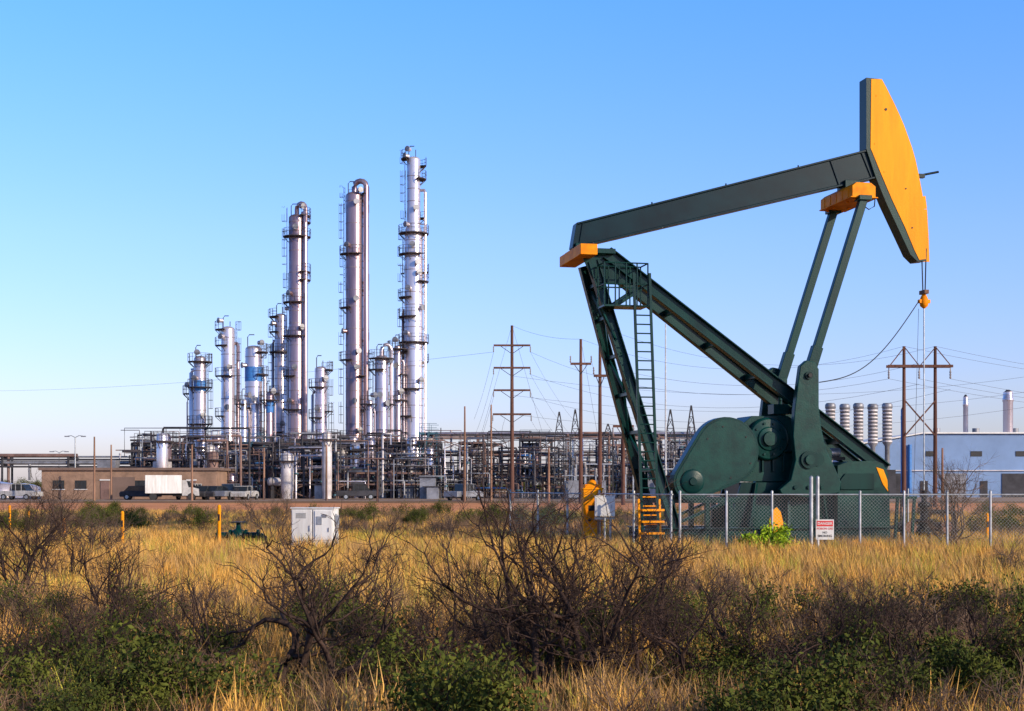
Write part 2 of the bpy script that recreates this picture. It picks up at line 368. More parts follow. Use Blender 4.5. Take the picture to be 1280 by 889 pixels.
# wellhead
b=MB(); x=hk.x
b.lathe((x,0,0),[(.26,.05),(.26,.16),(.17,.16),(.17,.4),(.27,.4),(.27,.5),(.17,.5),(.15,.72),(.23,.72),(.23,.8),(.1,.8),(.1,1.1),(.16,1.12),(.16,1.22),(.07,1.26),(.07,1.5),(.04,1.55)],'black',18)
for s_ in(-1,1):
    b.tube((x,0,.6),(x+.75*s_,0,.6),.06,'black',10); b.lathe((x+.35*s_,0,.6),[(.12,-.12),(.12,.12)],'black',12,'x')
    b.lathe((x+.72*s_,0,.6),[(.13,-.05),(.13,.05)],'black',12,'x')
    b.tube((x+.5*s_,0,.6),(x+.5*s_,-.25,.6),.02,'rust',8); b.lathe((x+.5*s_,-.25,.6),[(.16,-.012),(.16,.012)],'rust',16,'y')
b.tube((x,0,1.0),(x+.6,0,1.0),.05,'black',10); b.path([(x+.6,0,1.0),(x+.85,0,.95),(x+.9,0,.7),(x+.9,0,.0)],.05,'black',8)
b.tube((x-.75,0,.6),(x-1.1,0,.6),.05,'black',8); b.tube((x-1.1,0,.64),(x-1.1,0,0),.05,'black',8)
b.tube((x-.4,.1,0),(x-.4,.1,1.6),.025,'steel',8); b.tube((x-.6,.1,0),(x-.6,.1,1.5),.025,'black',8)
b.build('wellhead',None,Matrix.Translation(O)@Matrix.Rotation(YAW,4,'Z'))
# ------------------------------------------------------------------ chain link fence
def chain(name,p,q,H,posts,gate=()):
    e=empty(name,(p[0],p[1],0)); L=math.hypot(q[0]-p[0],q[1]-p[1]); e.rotation_euler=(0,0,math.atan2(q[1]-p[1],q[0]-p[0]))
    b=MB(); 
    for x in posts:
        b.tube((x,0,0),(x,0,H+.05),.03,'steel',8); b.lathe((x,0,H+.05),[(.035,0),(.03,.03),(.008,.05)],'steel',8)
    for x in gate:
        b.tube((x,0,0),(x,0,H+.38),.045,'steel',10); b.lathe((x,0,H+.38),[(.05,0),(.04,.04),(.01,.06)],'steel',8)
    b.tube((0,0,H),(L,0,H),.018,'steel',8); b.tube((0,0,.06),(L,0,.06),.008,'steel',5)
    b.build('posts_and_rails',e)
    b=MB(); sp=.085; r=.0019; z0=.05;h=H-.05; n=int((L+h)/sp)
    for i in range(n):
        x=-h+i*sp
        for sgn in(0,1):
            xa,za,xb,zb=x,z0,x+h,z0+h
            if xa<0: za+=-xa; xa=0
            if xb>L: zb-=xb-L; xb=L
            if xb-xa<.02: continue
            if sgn: za,zb=2*z0+h-za,2*z0+h-zb
            b.tube((xa,.004*(1 if sgn else -1),za),(xb,.004*(1 if sgn else -1),zb),r,'wire',3,caps=False)
    b.build('wire_mesh',e)
    return e
fd=33.2
xs=lambda px:X(px,fd)-X(850,fd)
ff=chain('chain_link_fence',(X(850,fd),fd),(X(1400,fd),fd),1.47,[xs(p) for p in(850,908,965,1075,1130,1184,1238,1295,1350,1400)],[xs(1014),xs(1022)])
chain('chain_link_fence',(X(638,40.5),40.5),(X(850,fd)-.15,fd+.2),1.47,[0,1.6,3.2,4.8,6.4,8.0])
# danger sign
S=empty('danger_sign',(X(1031,fd-.05),fd-.05,0))
zc=Z(662,fd); b=MB(); b.box((0,0,zc),(.42,.012,.47),'white'); b.box((0,-.009,zc+.14),(.38,.005,.13),'red')
for x in(-.17,.17):
    for z in(-.2,.21): b.tube((x,-.01,zc+z),(x,-.014,zc+z),.01,'steel',8)
b.build('sign_panel',S)
def text(s,loc,size,mk,par,nm):
    c=bpy.data.curves.new(nm,'FONT'); c.body=s; c.size=size; c.align_x='CENTER'; c.align_y='CENTER'; c.extrude=.001; c.offset=size*.02
    o=bpy.data.objects.new(nm,c); sc.collection.objects.link(o); o.parent=par; o.location=loc; o.rotation_euler=(math.pi/2,0,0); c.materials.append(M[mk])
text('DANGER',(0,-.0135,zc+.14),.085,'white',S,'danger_text')
text('POISON GAS',(0,-.0085,zc+.02),.065,'red',S,'poison_gas_text')
text('NO',(0,-.0085,zc-.07),.07,'black',S,'no_text'); text('SMOKING',(0,-.0085,zc-.15),.075,'black',S,'smoking_text')
# ------------------------------------------------------------------ cabinets, markers
def cabinet_white():
    d=34.5; e=empty('electrical_cabinet',(X(394,d),d,0),math.radians(-8))
    b=MB(); b.box((0,0,.62),(1.04,.5,1.0),'white'); b.box((0,0,1.135),(1.10,.56,.03),'white'); b.box((0,0,.06),(1.1,.6,.12),'concrete')
    b.build('body',e,bevel=.012)
    b=MB(); b.box((-.26,-.256,.62),(.48,.012,.92),'white'); b.box((.28,-.262,.72),(.42,.024,.7),'white'); b.box((.18,-.28,.84),(.13,.02,.2),'steel')
    b.box((-.06,-.27,.65),(.02,.03,.14),'steel'); b.box((.42,-.283,.62),(.02,.03,.1),'steel')
    b.box((.30,-.283,.95),(.12,.01,.08),'pgrey'); b.box((0.01,-.252,.62),(.015,.01,.95),'pdark')
    for i in range(6): b.box((-.28,-.266,.9+.022*i),(.25,.008,.008),'pdark')
    for i in(-.45,-.03): b.tube((i,-.27,.25),(i,-.27,.33),.012,'steel',6)
    b.tube((.56,-.1,0),(.56,-.1,1.0),.025,'steel',8); b.box((.57,-.1,.85),(.09,.14,.22),'steel')
    b.build('doors_and_vents',e,bevel=.003)
cabinet_white()
d=36.5; e=empty('yellow_control_panel',(X(740,d),d,0),math.radians(6))
b=MB(); zt=Z(612,d); b.box((0,0,zt/2+.05),(.5,.35,zt-.1),'yellow'); b.box((0,0,zt+.02),(.54,.4,.05),'yellow'); b.box((0,0,zt+.09),(.42,.3,.1),'orange'); b.lathe((0,0,zt+.12),[(.12,0),(.12,.06),(.08,.11),(.02,.13)],'orange',14)
b.build('body',e,bevel=.015)
b=MB(); b.box((0,-.18,zt*.62),(.42,.015,.7),'orange'); b.box((-.02,-.19,zt*.7),(.2,.01,.14),'black'); b.box((.15,-.2,zt*.5),(.03,.04,.12),'steel'); b.box((0,-.183,.35),(.4,.012,.5),'yellow')
b.tube((-.1,-.19,.8),(-.1,-.21,.8),.04,'black',12); b.tube((.1,-.19,.35),(.1,-.21,.35),.03,'black',12)
b.build('door_and_switches',e)
d=35.6; e=empty('white_switch_box',(X(756,d),d,0))
b=MB(); zc=Z(633,d); b.box((0,0,zc),(.5,.18,.5),'white'); b.box((0,-.096,zc),(.44,.012,.44),'white'); b.box((.16,-.11,zc),(.03,.02,.09),'steel'); b.box((0,.02,zc+.26),(.54,.24,.02),'white')
b.build('box',e,bevel=.006)
b=MB(); b.tube((-.15,.13,0),(-.15,.13,zc+.25),.03,'wood2',8); b.tube((.15,.13,0),(.15,.13,zc+.25),.03,'steel',8); b.tube((0,0,0),(0,0,zc-.25),.025,'steel',8); b.box((0,.11,zc-.3),(.5,.03,.06),'steel'); b.build('stand',e)
def marker(px,yt,yb):
    d=F*CH/(yb-HY); x=X(px,d); b=MB(); h=Z(yt,d)
    b.tube((x,d,0),(x,d,h),.042,'yellow',12); b.lathe((x,d,h),[(.046,0),(.04,.04),(.015,.06)],'yellow',12); b.box((x,d-.045,h-.25),(.05,.006,.16),'black'); b.tube((x,d,0),(x,d,.02),.09,'concrete',10)
    b.build('pipeline_marker_post')
for a in[(153,642,692),(274,634,694),(80,650,686),(12,634,672),(1234,644,684),(1182,648,686),(36,640,664)]: marker(*a)
d=36; b=MB(); x=X(298,d)
b.tube((x-.55,d,.42),(x+.55,d,.42),.08,'green',12)
for dx in(-.5,-.2,.2,.5): b.lathe((x+dx,d,.42),[(.15,-.03),(.15,.03)],'green',14,'x')
b.lathe((x,d,.24),[(.17,0),(.19,.15),(.17,.3),(.07,.34),(.05,.5)],'green',14); b.lathe((x,d,.74),[(.2,0),(.2,.025)],'black',18)
b.path([(x-.55,d,.42),(x-.65,d,.36),(x-.68,d,0)],.08,'green',10); b.path([(x+.55,d,.42),(x+.65,d,.36),(x+.68,d,0)],.08,'green',10)
b.box((x-.2,d,.14),(.1,.3,.28),'concrete'); b.box((x+.2,d,.14),(.1,.3,.28),'concrete'); b.build('pipeline_valve')
# ------------------------------------------------------------------ refinery columns
rng=random.Random(3)
def plat(b,x,y,z,r,a0,a1,w=.85,rail=1.1,k='plat'):
    n=max(3,int((a1-a0)/.35)); R=r+w
    vs=[];
    for i in range(n+1):
        a=lerp(a0,a1,i/n);c,s_=math.cos(a),math.sin(a)
        vs+=[(x+c*r,y+s_*r,z),(x+c*R,y+s_*R,z),(x+c*r,y+s_*r,z-.12),(x+c*R,y+s_*R,z-.12)]
        b.beam((x+c*R,y+s_*R,z),(x+c*R,y+s_*R,z+rail),.05,.05,k,Vector((1,0,0)))
        if i%2==0: b.beam((x+c*r,y+s_*r,z-.9),(x+c*R,y+s_*R,z-.1),.06,.08,k)
    fs=[]
    for i in range(n):
        o=4*i; fs+=[(o,o+1,o+5,o+4),(o+2,o+6,o+7,o+3),(o+1,o+3,o+7,o+5)]
        for h in(rail,rail*.55): b.beam((vs[o+1][0],vs[o+1][1],z+h),(vs[o+5][0],vs[o+5][1],z+h),.045,.045,k)
    b.add(vs,fs,k)
def cageladder(b,x,y,r,z0,z1,a,k='plat'):
    c,s_=math.cos(a),math.sin(a); t=Vector((-s_,c,0)); n=Vector((c,s_,0)); p=Vector((x,y,0))+n*(r+.25)
    for w in(-.25,.25): b.beam(p+t*w+UP*z0,p+t*w+UP*z1,.05,.05,k,n)
    z=z0
    while z<z1: b.beam(p+t*-.25+UP*z,p+t*.25+UP*z,.04,.04,k); z+=.6
    z=z0+2.2
    while z<z1:
        pts=[p+t*(.38*math.cos(q))+n*(.1+.6*math.sin(q))+UP*z for q in[0,.8,1.57,2.35,3.14]]
        for i in range(4): b.beam(pts[i],pts[i+1],.04,.05,k)
        z+=1.2
    for q in(.5,1.57,2.6):
        o=t*(.38*math.cos(q))+n*(.1+.6*math.sin(q)); b.beam(p+o+UP*(z0+2.2),p+o+UP*z1,.04,.04,k,n)
def column(px,yt,w,d,k,plats,pipes,split=None,dome=True,mast=0,lad=0.0,bandcol=None):
    x=X(px,d);r=w/2/F*d;zt=Z(yt,d); b=MB(); y=d
    if split:
        w2,ys=split; r2=w2/2/F*d; zs=Z(ys,d)
        prof=[(r2*1.08,0),(r2*1.08,2),(r2,2.2),(r2,zs-1.2),(r,zs),(r,zt-.5*r)]
    else: r2=r;zs=0; prof=[(r*1.1,0),(r*1.1,2),(r,2.4),(r,zt-.5*r)]
    rt_=r
    for i in range(1,6):
        a=i/5*math.pi/2; prof.append((max(.05,rt_*math.cos(a)),zt-.5*r+.5*r*math.sin(a)))
    b.lathe((x,y,0),prof,k,28)
    rad=lambda z:(r2 if z<zs else r)
    z=3.0
    while z<zt-1:
        R=rad(z); b.lathe((x,y,z),[(R+.012,0),(R+.025,.03),(R+.025,.07),(R+.012,.1)],'seam',28); z+=rng.choice([1.8,2.4,3.2])
    if bandcol:
        za,zb=Z(bandcol[1],d),Z(bandcol[0],d); b.lathe((x,y,0),[(r+.04,za),(r+.04,zb)],'bluep',28)
    last=1.0
    for py in sorted(plats,reverse=True):
        z=Z(py,d); a=rng.choice([-.9,-.5,.0,2.3,2.8,3.1]) ; wd=rng.uniform(1.6,3.4)
        if rng.random()<.14: a,wd=-3.3,6.2
        plat(b,x,y,z,rad(z),a-.2,a+wd*.8)
        la=lad+rng.choice([-.25,.15,.3]); cageladder(b,x,y,rad(z)+0.02,last,z+1.1,la); last=z
        if rng.random()<.7:
            na=rng.uniform(-2.8,-.3); nz=z+1.2; R=rad(nz); c,s_=math.cos(na),math.sin(na)
            b.tube((x+c*(R-.1),y+s_*(R-.1),nz),(x+c*(R+.5),y+s_*(R+.5),nz),.3,k,12); b.tube((x+c*(R+.5),y+s_*(R+.5),nz),(x+c*(R+.6),y+s_*(R+.6),nz),.42,'pgrey',12)
    for (a,pr,ztf,kk) in pipes:
        R=max(r2,r)+pr+.2; c,s_=math.cos(a),math.sin(a); zz=zt*ztf
        if ztf>=1:
            pts=[(x,y,zt-.1),(x,y,zt+.7)]
            for i in range(1,7):
                q=i/6*math.pi; pts.append((x+c*R*(1-math.cos(q))/2,y+s_*R*(1-math.cos(q))/2,zt+.7+math.sin(q)*.8))
            pts.append((x+c*R,y+s_*R,1.0)); b.path(pts,pr,kk,12)
        else:
            b.path([(x+c*R*.6,y+s_*R*.6,zz),(x+c*R*.9,y+s_*R*.9,zz),(x+c*R,y+s_*R,zz-.4),(x+c*R,y+s_*R,1)],pr,kk,10)
        z=4
        while z<zz-2: b.beam((x+c*r*.9,y+s_*r*.9,z),(x+c*(R+pr+.05),y+s_*(R+pr+.05),z),.12,.12,'seam'); z+=5
    if mast: b.tube((x+.3,y,zt),(x+.3,y,zt+mast),.06,'plat',6); 
    b.path([(x-r*.7,y,zt-.5),(x-r*.7,y,zt+1.2),(x-r*.5,y,zt+1.5),(x+.1,y,zt+1.5)],.07,'plat',6)
    b.build('distillation_column')
PI=math.pi
column(517,196,17,204,'clad2',[199,207,224,272,292,318,340,352,372,396,428,440,452,486,520,560],[(-.2,.22,.9,'clad2'),(2.7,.22,.55,'clad3')],split=(23,282),mast=1.0,lad=PI)
column(443,240,22,206,'clad3',[243,250,265,318,352,362,385,425,450,470,512,548],[(-.35,.40,1.0,'clad3'),(2.3,.22,.8,'clad2')],mast=1.2,lad=PI)
column(371,268,20,208,'clad3',[270,278,296,340,350,378,420,470,512],[(-.6,.32,1.0,'clad3'),(2.6,.2,.6,'clad')],mast=1.5,lad=PI)
column(351,392,15,214,'clad',[396,415,440,492,540],[(2.8,.25,.85,'clad')],mast=1,lad=PI)
column(285,408,17,205,'clad2',[412,432,470,520],[(.3,.25,.9,'clad3')],mast=.7,lad=-.3)
column(317,432,21,198,'clad',[440,468,510,545],[(.2,.2,.8,'clad2')],bandcol=(459,477),lad=-.2)
column(250,445,15,202,'clad',[452,484,530],[(2.9,.3,.9,'clad2')],lad=.1,bandcol=(476,489))
column(240,486,8,206,'clad2',[492],[(2.9,.1,.9,'clad')],lad=.1)
column(401,458,15,200,'clad2',[462,484,514,522],[(2.9,.2,.8,'clad')],mast=.8,lad=0)
column(477,444,17,199,'clad',[448,462,505,515,560],[(.3,.25,1.0,'clad')],mast=1,lad=PI)
column(497,432,9,203,'clad',[436,468,500,540],[(.3,.2,.9,'clad')],lad=PI)
column(462,500,8,196,'clad',[505],[(.3,.1,.9,'clad')],lad=PI)
column(337,490,9,196,'clad3',[500],[(.3,.1,.9,'clad')],lad=PI,bandcol=(502,516))
column(305,500,7,196,'clad2',[505],[(.3,.1,.9,'clad')],lad=PI)
column(428,560,12,190,'pwhite',[570],[],lad=PI)
# ------------------------------------------------------------------ pipe racks and process clutter
def rack(name,px0,px1,d,ylev,kst,seed,bay=6,depth=6,dens=7,ktop=None):
    rg=random.Random(seed); x0,x1=X(px0,d),X(px1,d); b=MB(); zs=[Z(y,d) for y in ylev]; n=max(1,round((x1-x0)/bay))
    for i in range(n+1):
        x=lerp(x0,x1,i/n)
        for yy in(d,d+depth): b.beam((x,yy,0),(x,yy,max(zs)+.3),.24,.24,kst,Vector((1,0,0)))
        for z in zs: b.beam((x,d-.3,z),(x,d+depth+.3,z),.2,.28,kst)
        if i<n and rg.random()<.5:
            xa=lerp(x0,x1,(i+1)/n); k0=rg.randrange(len(zs)); zb=0 if k0==0 else sorted(zs)[k0-1]
            b.beam((x,d,zb),(xa,d,sorted(zs)[k0]),.12,.12,kst); b.beam((xa,d,zb),(x,d,sorted(zs)[k0]),.12,.12,kst)
    for z in zs:
        for yy in(d,d+depth): b.beam((x0,yy,z-.15),(x1,yy,z-.15),.16,.2,kst)
        for j in range(dens):
            r=rg.choice([.06,.08,.12,.15,.2,.26]); yy=d+.3+(depth-.6)*j/dens; k=rg.choice(['pgrey','pwhite','clad','pbrown','pgrey','pdark','pdark','pdark'])
            xa=x0+(x1-x0)*rg.choice([0,0,0,rg.random()*.6]); xb=x1-(x1-x0)*rg.choice([0,0,0,rg.random()*.3])
            if xb>xa+2: b.tube((xa,yy,z+.14+r),(xb,yy,z+.14+r),r,k,8)
            if rg.random()<.6:
                xx=rg.uniform(x0,x1); zz=rg.uniform(.5,max(zs)+2.5); b.tube((xx,yy,min(z+.2,zz)),(xx,yy,max(z+.2,zz)),r*.8,k,8)
    b.build(name)
rack('pipe_rack',165,548,186,[598,578,556],'pdark',1,6,7,8)
rack('pipe_rack',235,540,176,[604,590],'pbrown',2,5,3,4)
rack('pipe_rack',540,880,190,[592,567,545],'pbrown',3,6,7,7)
rack('pipe_rack',590,870,178,[600,583],'pdark',4,5,3,4)
rack('pipe_rack',-80,168,200,[582,573],'pdark',5,8,4,4)
rack('pipe_rack',880,1085,200,[590,565],'pdark',6,7,4,5)
def steeltower(px0,px1,yt,d,seed,k='plat',kk=None):
    rg=random.Random(seed); x0,x1=X(px0,d),X(px1,d); zt=Z(yt,d); b=MB(); dp=5; nl=max(2,int(zt/2.9)); n=max(1,round((x1-x0)/4))
    for i in range(n+1):
        x=lerp(x0,x1,i/n)
        for y in(d,d+dp): b.beam((x,y,0),(x,y,zt),.22,.22,k,Vector((1,0,0)))
    for l in range(1,nl+1):
        z=zt*l/nl-.0
        b.box(((x0+x1)/2,d+dp/2,z-.1),(x1-x0,dp,.12),k)
        for y in(d,d+dp):
            b.beam((x0,y,z-.2),(x1,y,z-.2),.16,.25,k)
            for h in(.55,1.1): b.beam((x0,y,z+h),(x1,y,z+h),.05,.05,k)
            for i in range(int((x1-x0)/1.3)+1): b.beam((x0+i*1.3,y,z),(x0+i*1.3,y,z+1.1),.05,.05,k,Vector((1,0,0)))
        for i in range(n):
            if rg.random()<.55: b.beam((lerp(x0,x1,i/n),d,z-zt/nl),(lerp(x0,x1,(i+1)/n),d,z-.2),.12,.12,k)
        for j in range(3):
            xx=rg.uniform(x0+.8,x1-.8); r=rg.uniform(.3,.8); kc=rg.choice(['pwhite','clad','pgrey','clad3'])
            if rg.random()<.5: b.tube((xx-1,d+dp*.4,z-1.2),(xx+1.2,d+dp*.4,z-1.2),r*.8,kc,12)
            else: b.tube((xx,d+dp*.5,z-zt/nl+.1),(xx,d+dp*.5,z-.6),r*.7,kc,12)
    for l in range(nl):
        za,zb=zt*l/nl,zt*(l+1)/nl; a,c=(x0,x1) if l%2 else (x1,x0)
        for y in(d-.3,d-1): b.beam((a,y,za),(lerp(a,c,.6),y,zb),.08,.25,k)
    b.build('steel_process_structure')
for i,a in enumerate([(168,196,552,192),(205,232,562,184),(262,282,556,190),(300,330,552,184),(362,392,548,190),(408,436,556,182),(466,492,548,188),(524,546,540,186),(574,606,552,184),(650,690,548,188),(770,800,556,186),(838,870,550,192),(225,240,545,194)]): steeltower(*a,seed=20+i,k=['plat','pdark','pbrown','pteal'][i%4])
rg=random.Random(11)
b=MB()
for i in range(70):
    px=rg.uniform(170,545); d=rg.uniform(170,198); x=X(px,d); k=rg.choice(['pwhite','clad2','clad','pgrey','pbrown','pwhite','pdark','clad3'])
    t_=rg.random()
    if t_<.62:
        r=rg.uniform(.35,.9);h=rg.uniform(2.5,8)
        b.lathe((x,d,0),[(r*.9,0),(r*.9,.9),(r,1),(r,h),(r*.8,h+r*.35),(r*.3,h+r*.5)],k,16)
        plat(b,x,d,h-.6,r,-3.3,.5,.7)
    elif t_<.8:
        r=rg.uniform(.35,.7);L=rg.uniform(2.2,4.2);z=rg.uniform(1.6,3.6)
        b.lathe((x,d,z),[(r*.3,-L/2-r*.5),(r*.8,-L/2-r*.3),(r,-L/2),(r,L/2),(r*.8,L/2+r*.3),(r*.3,L/2+r*.5)],k,16,'x')
        for s_ in(-.3,.3): b.box((x+s_*L,d,(z-r)/2),(.4,r*1.6,z-r),'pdark')
    else:
        h=rg.uniform(1.4,2.6); b.box((x,d,h/2),(rg.uniform(1.2,2.2),2.2,h),'pgrey'); b.box((x,d,h+.06),(2.4,2.6,.1),'pdark')
b.build('process_vessels')
b=MB()
for i in range(680):
    px=rg.uniform(170,560) if i<430 else rg.uniform(545,880); d=rg.uniform(172,196); x=X(px,d); k=rg.choice(['pwhite','clad2','pgrey','pbrown','pdark','pdark','plat','plat','bluep'] if i%3==0 else ['pgrey','pdark','plat','pbrown'])
    r=rg.choice([.05,.07,.1,.15]); z=rg.uniform(.6,8.5)
    pts=[(x,d,0 if rg.random()<.6 else z*.4),(x,d,z)]; L=rg.uniform(1,6)*rg.choice([-1,1]); pts+=[(x+.01*L,d,z+.15),(x+L,d,z+.15)]
    if rg.random()<.5: pts+=[(x+L,d,max(.2,z-rg.uniform(1,4)))]
    b.path(pts,r,k,6)
    if rg.random()<.35: b.lathe((x,d,z*.6),[(r*2.2,-.1),(r*2.2,.1)],'pteal',8)
b.build('process_piping')
b=MB()
for px,w,yt in((0,46,604),(30,40,606)):
    d=185; r=w/2/F*d; b.lathe((X(px,d),d,0),[(r,0),(r,Z(yt,d)-.3),(r*.6,Z(yt,d)),(.1,Z(yt,d)+.2)],'clad2',28)
b.build('storage_tanks')
# ------------------------------------------------------------------ substation lattice gantry
def lattice(b,x,y,z0,z1,w0,w1,k):
    n=max(3,int((z1-z0)/1.2)); c=[(-1,-1),(1,-1),(1,1),(-1,1)]
    def pt(i,f): w=lerp(w0,w1,f)/2; return Vector((x+c[i][0]*w,y+c[i][1]*w,lerp(z0,z1,f)))
    for i in range(4):
        b.beam(pt(i,0),pt(i,1),.09,.09,k,Vector((1,0,0)))
        for j in range(n):
            f0,f1=j/n,(j+1)/n; a,c2=(i,(i+1)%4)
            if j%2: a,c2=c2,a
            b.beam(pt(a,f0),pt(c2,f1),.06,.06,k)
            b.beam(pt(a,f1),pt(c2,f1),.05,.05,k)
b=MB()
SX=[(699,515),(719,512),(760,530),(838,512),(864,507),(880,535)]
for px,yt in SX:
    d=172; lattice(b,X(px,d),d,0,Z(548,d),1.2,1.1,'pdark'); lattice(b,X(px,d),d,Z(548,d),Z(yt,d),1.1,.1,'pdark')
    d=180; lattice(b,X(px+4,d),d,0,Z(552,d),1.2,1.1,'pgrey')
for y0,d in((548,172),(552,180)):
    z=Z(y0,d)
    for a,c in((699,760),(838,880)):
        for dz in(0,-.9):
            for dy in(-.5,.5): b.beam((X(a,d),d+dy,z+dz),(X(c,d),d+dy,z+dz),.08,.08,'pgrey')
        xa=X(a,d)
        while xa<X(c,d)-1: b.beam((xa,d-.5,z),(xa+.9,d-.5,z-.9),.05,.05,'pgrey'); b.beam((xa+.9,d-.5,z-.9),(xa+1.8,d-.5,z),.05,.05,'pgrey'); xa+=1.8
for i in range(26):
    px=rg.uniform(690,890); d=rg.uniform(166,176); x=X(px,d); h=rg.uniform(2.5,5)
    b.beam((x,d,0),(x,d,h),.16,.16,'steel',Vector((1,0,0))); b.lathe((x,d,h),[(.16,0),(.22,.15),(.14,.3),(.22,.45),(.14,.6),(.22,.75),(.1,.9)],'ceram',8)
    if i%3==0: b.beam((x-1.5,d,h),(x+1.5,d,h),.12,.12,'steel'); b.box((x,d,1.2),(1.6,1.4,2.0),'pgrey')
b.build('electrical_substation')
# ------------------------------------------------------------------ poles and wires
ARM={}
def pole(px,yt,d,arms=(),w=.36,k='wood',name='utility_pole'):
    x=X(px,d); zt=Z(yt,d); b=MB(); b.tube((x,d,0),(x,d,zt),w/2,k,10,w*.3)
    at=[]
    for y,hw,rise in arms:
        z=Z(y,d); L=hw/F*d
        b.beam((x-L,d-.15,z),(x+L,d-.15,z),.14,.2,k)
        b.beam((x,d-.15,z-.9),(x-L*.6,d-.15,z-.1),.05,.06,'pdark'); b.beam((x,d-.15,z-.9),(x+L*.6,d-.15,z-.1),.05,.06,'pdark')
        for s_ in(-1,1):
            b.lathe((x+L*s_,d-.15,z+(.1 if rise else -.7)),[(.04,0),(.08,.1),(.04,.2),(.08,.3),(.04,.4),(.08,.5),(.03,.6)],'ceram',8); at.append(Vector((x+L*s_,d-.15,z+(.7 if rise else -.7))))
    at.append(Vector((x,d,zt)))
    b.build(name); ARM[px]=at
pole(640,407,150,[(432,23,0),(460,23,0),(488,23,0),(518,24,0)],.5)
pole(726,424,125,[(455,13,1)],.4)
pole(750,408,112,[(470,8,1)],.36)
pole(832,405,140,(),.2,'steel','lightning_mast')
pole(779,428,118,[(533,13,0)],.34)
for a in[(118,546,150),(139,556,160),(240,556,150),(408,556,152),(581,508,140),(614,506,142),(580,570,150),(686,560,130),(472,574,140),(330,560,158),(1178,560,125)]: pole(a[0],a[1],a[2],(),.26,'wood2')
d=108; b=MB(); xa,xb=X(1130,d),X(1169,d)
for x in(xa,xb): b.tube((x,d,0),(x,d,Z(433,d)),.17,'wood',10,.11)
z=Z(458,d); b.beam((X(1109,d),d-.25,z),(X(1190,d),d-.25,z),.12,.2,'wood'); b.beam((X(1109,d),d+.25,z),(X(1190,d),d+.25,z),.12,.2,'wood')
b.beam((xa,d-.1,Z(434,d)),(X(1111,d),d-.2,z),.05,.07,'wood'); b.beam((xb,d-.1,Z(434,d)),(X(1188,d),d-.2,z),.05,.07,'wood')
b.beam((xa,d-.1,Z(434,d)+.0),(X(1149,d),d-.1,z),.05,.06,'wood'); b.beam((xb,d-.12,Z(434,d)),(X(1149,d),d-.12,z),.05,.06,'wood')
b.beam((xa,d-.1,Z(500,d)),(xb,d-.1,Z(545,d)),.07,.1,'wood'); b.beam((xb,d-.24,Z(500,d)),(xa,d-.24,Z(545,d)),.07,.1,'wood')
HF=[]
for px in(1111,1149,1188):
    x=X(px,d); b.lathe((x,d,z-.95),[(.05,0),(.09,.1),(.05,.2),(.09,.3),(.05,.4),(.09,.5),(.05,.6),(.03,.9)],'ceram',8); HF.append(Vector((x,d,z-.95)))
HF+= [Vector((xa,d,Z(433,d))),Vector((xb,d,Z(433,d)))]
b.build('h_frame_utility_pole')
b=MB()
def cat(p,q,sag,r=.016,n=16):
    pts=[]
    for i in range(n+1):
        f=i/n; v=p.lerp(q,f); v.z-=4*sag*f*(1-f); pts.append(v)
    b.path(pts,r,'cable',4)
A_=ARM[640];B_=ARM[726];C=ARM[750];D=ARM[779]
for i in range(3): cat(A_[2*i+1],HF[i%3]+Vector((0,0,-i*.4)),2.6,.011)
cat(A_[0],Vector((X(-250,330),330,Z(478,330))),3,.013)
for i in range(8): cat(A_[i],A_[i]+Vector((6 if i%2 else -3,35,-5.5)),.5,.013)
cat(C[1],HF[1]+Vector((0,0,1.2)),1.6,.010); cat(B_[1],C[0],.3,.01)
cat(A_[-1],B_[-1],.4,.011);cat(B_[-1],HF[3],2.2,.009);cat(C[-1],HF[4],2.2,.009)
for i in range(5): cat(HF[i],HF[i]+Vector((60,25+3*i,-1.0+i*.4)),2.0,.010)
for i in range(3): cat(Vector((X(640,200),200,Z(470+24*i,200))),Vector((X(1400,190),190,Z(452+18*i,190))),3.5,.016)
for s_ in(-1,1): cat(A_[-1],Vector((X(640+s_*62,150),150,0)),0,.013,2)
cat(B_[-1],Vector((X(762,125),125,0)),0,.012,2)
b.build('power_lines')
# ------------------------------------------------------------------ buildings
d=166; B1=empty('brown_brick_building',(X(52,d),d,0)); Lx=X(270,d)-X(52,d); h=Z(588,d)
b=MB(); b.box((Lx/2,7,h/2),(Lx,14,h),'wallbrown'); b.build('walls',B1)
b=MB(); b.box((Lx/2,7,h+.15),(Lx+.6,14.6,.3),'roofbrown'); b.box((Lx*.3,6,h+.8),(2.2,2,1),'pgrey'); b.box((Lx*.62,6,h+.7),(1.8,2,.8),'pwhite'); b.tube((Lx*.8,5,h),(Lx*.8,5,h+1.5),.15,'pgrey',8); b.build('roof',B1)
b=MB()
for i,x in enumerate([2,4.6,7.4,11.5,14,17.5]):
    if i in(2,5): b.box((x,-.04,1.05),(1,.08,2.1),'pbrown'); b.box((x,-.06,2.25),(1.2,.12,.12),'wallwhite')
    else: b.box((x,-.03,1.7),(1.3,.06,1.0),'glass'); b.box((x,-.06,1.15),(1.5,.12,.08),'wallwhite')
b.box((9.6,-.05,1.3),(2.6,.1,2.6),'roofbrown'); b.build('windows_and_doors',B1)
d=190; B2=empty('blue_metal_warehouse',(X(1080,d),d,0)); x1=X(1152,d)-X(1080,d); x2=X(1420,d)-X(1080,d); ha,hb=Z(556,d),Z(543,d)
b=MB(); b.poly([(0,0),(x2,0),(x2,hb),(x1,hb),(0,ha)],0,30,'wallblue'); b.build('walls',B2)
